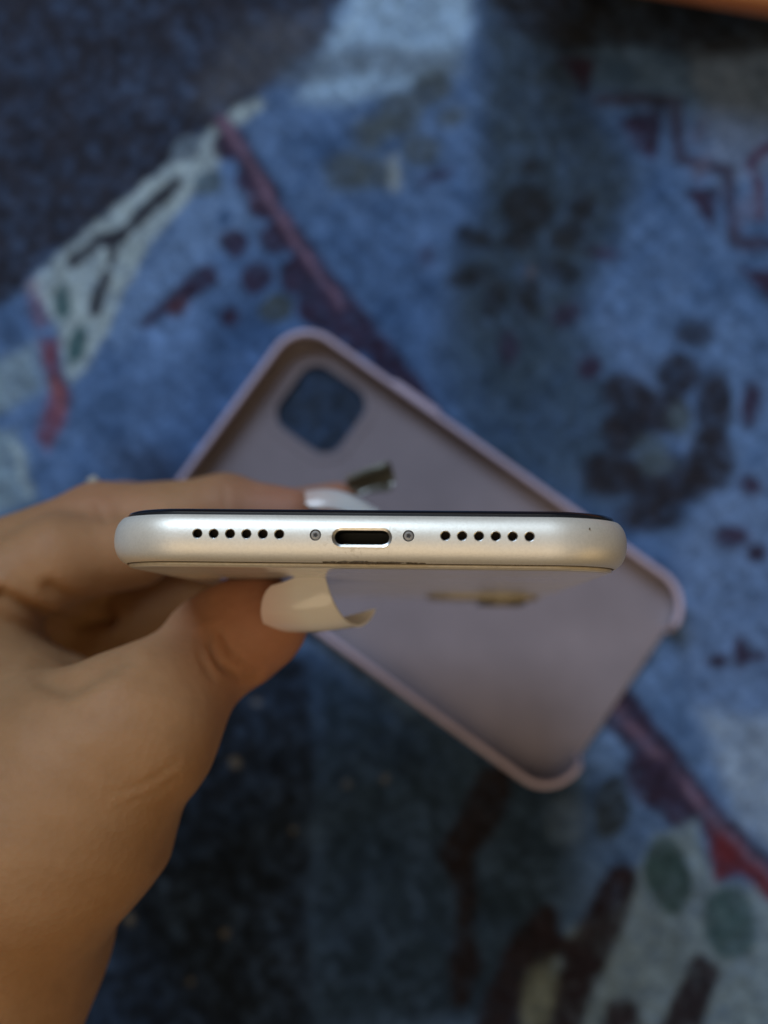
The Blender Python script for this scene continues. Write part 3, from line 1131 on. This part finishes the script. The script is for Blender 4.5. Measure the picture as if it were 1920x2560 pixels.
# ------------------------------------------------------------------ nails
def nail(name, base, t, n, length, w0, w1, phi0, phi1, m, arch=0.6, thick=0.7, droop=0.0, label=None, slant=0.0, round_tip=0.0):
    t = unit(t)
    n = np.asarray(n, float)
    n = unit(n - (n @ t) * t)
    b2 = np.cross(t, n)
    nu, nv = 26, 21
    T, B = [], []
    al = []
    for i in range(nu):
        for j in range(nv):
            v = -1 + 2 * j / (nv - 1)
            u = i / (nu - 1)
            u0 = 0.27 * (1 - math.sqrt(max(0.0, 1 - (v * 0.985) ** 2)))
            uu = u0 + (1 - u0) * u
            s = uu * length + slant * v * uu - round_tip * v ** 4 * uu * uu
            w = w0 + (w1 - w0) * uu ** 1.4
            # rounded cuticle end
            ph = math.radians(phi0 + (phi1 - phi0) * uu)
            R = (w / 2) / math.sin(min(ph, math.pi / 2))
            x = R * math.sin(ph * v)
            zc = R * math.cos(ph * v) - R
            h = arch * math.sin(math.pi * min(1, uu * 1.05)) - droop * uu * uu
            P = base + t * s + b2 * x + n * (zc + h)
            nn = unit(n * math.cos(ph * v) + b2 * math.sin(ph * v))
            T.append(P)
            tk = thick * (0.75 + 0.25 * (1 - uu))
            B.append(P - nn * tk)
            al.append(uu)
    V = np.array(T + B)
    o = nu * nv
    Fc = []
    for i in range(nu - 1):
        for j in range(nv - 1):
            a = i * nv + j
            Fc.append((a, a + 1, a + nv + 1, a + nv))
            Fc.append((o + a, o + a + nv, o + a + nv + 1, o + a + 1))
    for i in range(nu - 1):
        for j in (0, nv - 1):
            a = i * nv + j
            Fc.append((a, a + nv, o + a + nv, o + a))
    for j in range(nv - 1):
        for i in (0, nu - 1):
            a = i * nv + j
            Fc.append((a, a + 1, o + a + 1, o + a))
    me = mesh(name, V, Fc)
    fix_normals(me)
    vfac(me, 'along', al + al)
    ob = link(name, me, m, hand, True, 50)
    if label:
        ob['label'] = label
    return ob


nail('fingernail', A(660, 1562, 183.2), cdir(0.86, 0.07, -0.24), cdir(-0.06, -0.72, -0.66), 14.2, 11.2, 14.0, 66, 90, M_nail, 0.6, 0.6, 0.2,
     'long ivory thumbnail with a flared curved tip below the phone', slant=2.8)
nail('fingernail', A(752, 1232, 217), cdir(1.0, -0.01, -0.05), cdir(0.10, 0.95, -0.35), 15.6, 8.4, 7.0, 58, 66, M_nail_white, 1.2, 0.55, 3.6,
     'white index fingernail lying over the black screen edge')
nail('fingernail', A(864, 1206, 254), cdir(0.93, 0.36, 0.05), cdir(-0.25, 0.66, 0.72), 11.4, 7.0, 8.2, 64, 84, M_nail_olive, 0.3, 0.9, 0.3,
     'olive-grey fingernail seen from beneath behind the phone', round_tip=2.6)

# ------------------------------------------------------------------ ring whose stones peep over the index finger
rc = FINGERS['middle'][1][0]
ra = unit(FINGERS['middle'][1][0] - FINGERS['middle'][0][0])
ru = unit(UP - (UP @ ra) * ra)
rs = np.cross(ra, ru)
ring = empty('finger_ring', tuple(rc * MM))
tag(ring, 'pale gold ring with small stones peeping over the index knuckle', 'ring')


def rlink(name, V, Fc, m, parent=ring, sharp=30):
    me = mesh(name, np.asarray(V) - rc, Fc)
    fix_normals(me)
    return link(name, me, m, parent, True, sharp)


V, Fc = [], []
nA, nB, RR = 40, 8, 9.9
for i in range(nA):
    a = 2 * math.pi * i / nA
    for j in range(nB):
        q = 2 * math.pi * j / nB
        V.append(rc + (ru * math.cos(a) + rs * math.sin(a)) * (RR + 0.7 * math.cos(q)) + ra * 0.9 * math.sin(q))
        Fc.append((i * nB + j, ((i + 1) % nA) * nB + j, ((i + 1) % nA) * nB + (j + 1) % nB, i * nB + (j + 1) % nB))
rlink('band', V, Fc, M_gold, ring, 80)
for k in range(5):
    a = math.radians(-34 + 17 * k)
    c = rc + (ru * math.cos(a) + rs * math.sin(a)) * (RR + 2.0)
    out = ru * math.cos(a) + rs * math.sin(a)
    sid = np.cross(ra, out)
    V = []
    for r, h in ((0.9, -1.2), (1.45, 0.0), (1.0, 0.75)):
        for q in range(8):
            t = q * math.pi / 4
            V.append(c + out * h + (ra * math.cos(t) + sid * math.sin(t)) * r)
    Fc = [(x * 8 + i, x * 8 + (i + 1) % 8, x * 8 + 8 + (i + 1) % 8, x * 8 + 8 + i) for x in range(2) for i in range(8)] + [tuple(range(8)), tuple(range(16, 24))]
    rlink('stone', V, Fc, M_gem, ring, 10)
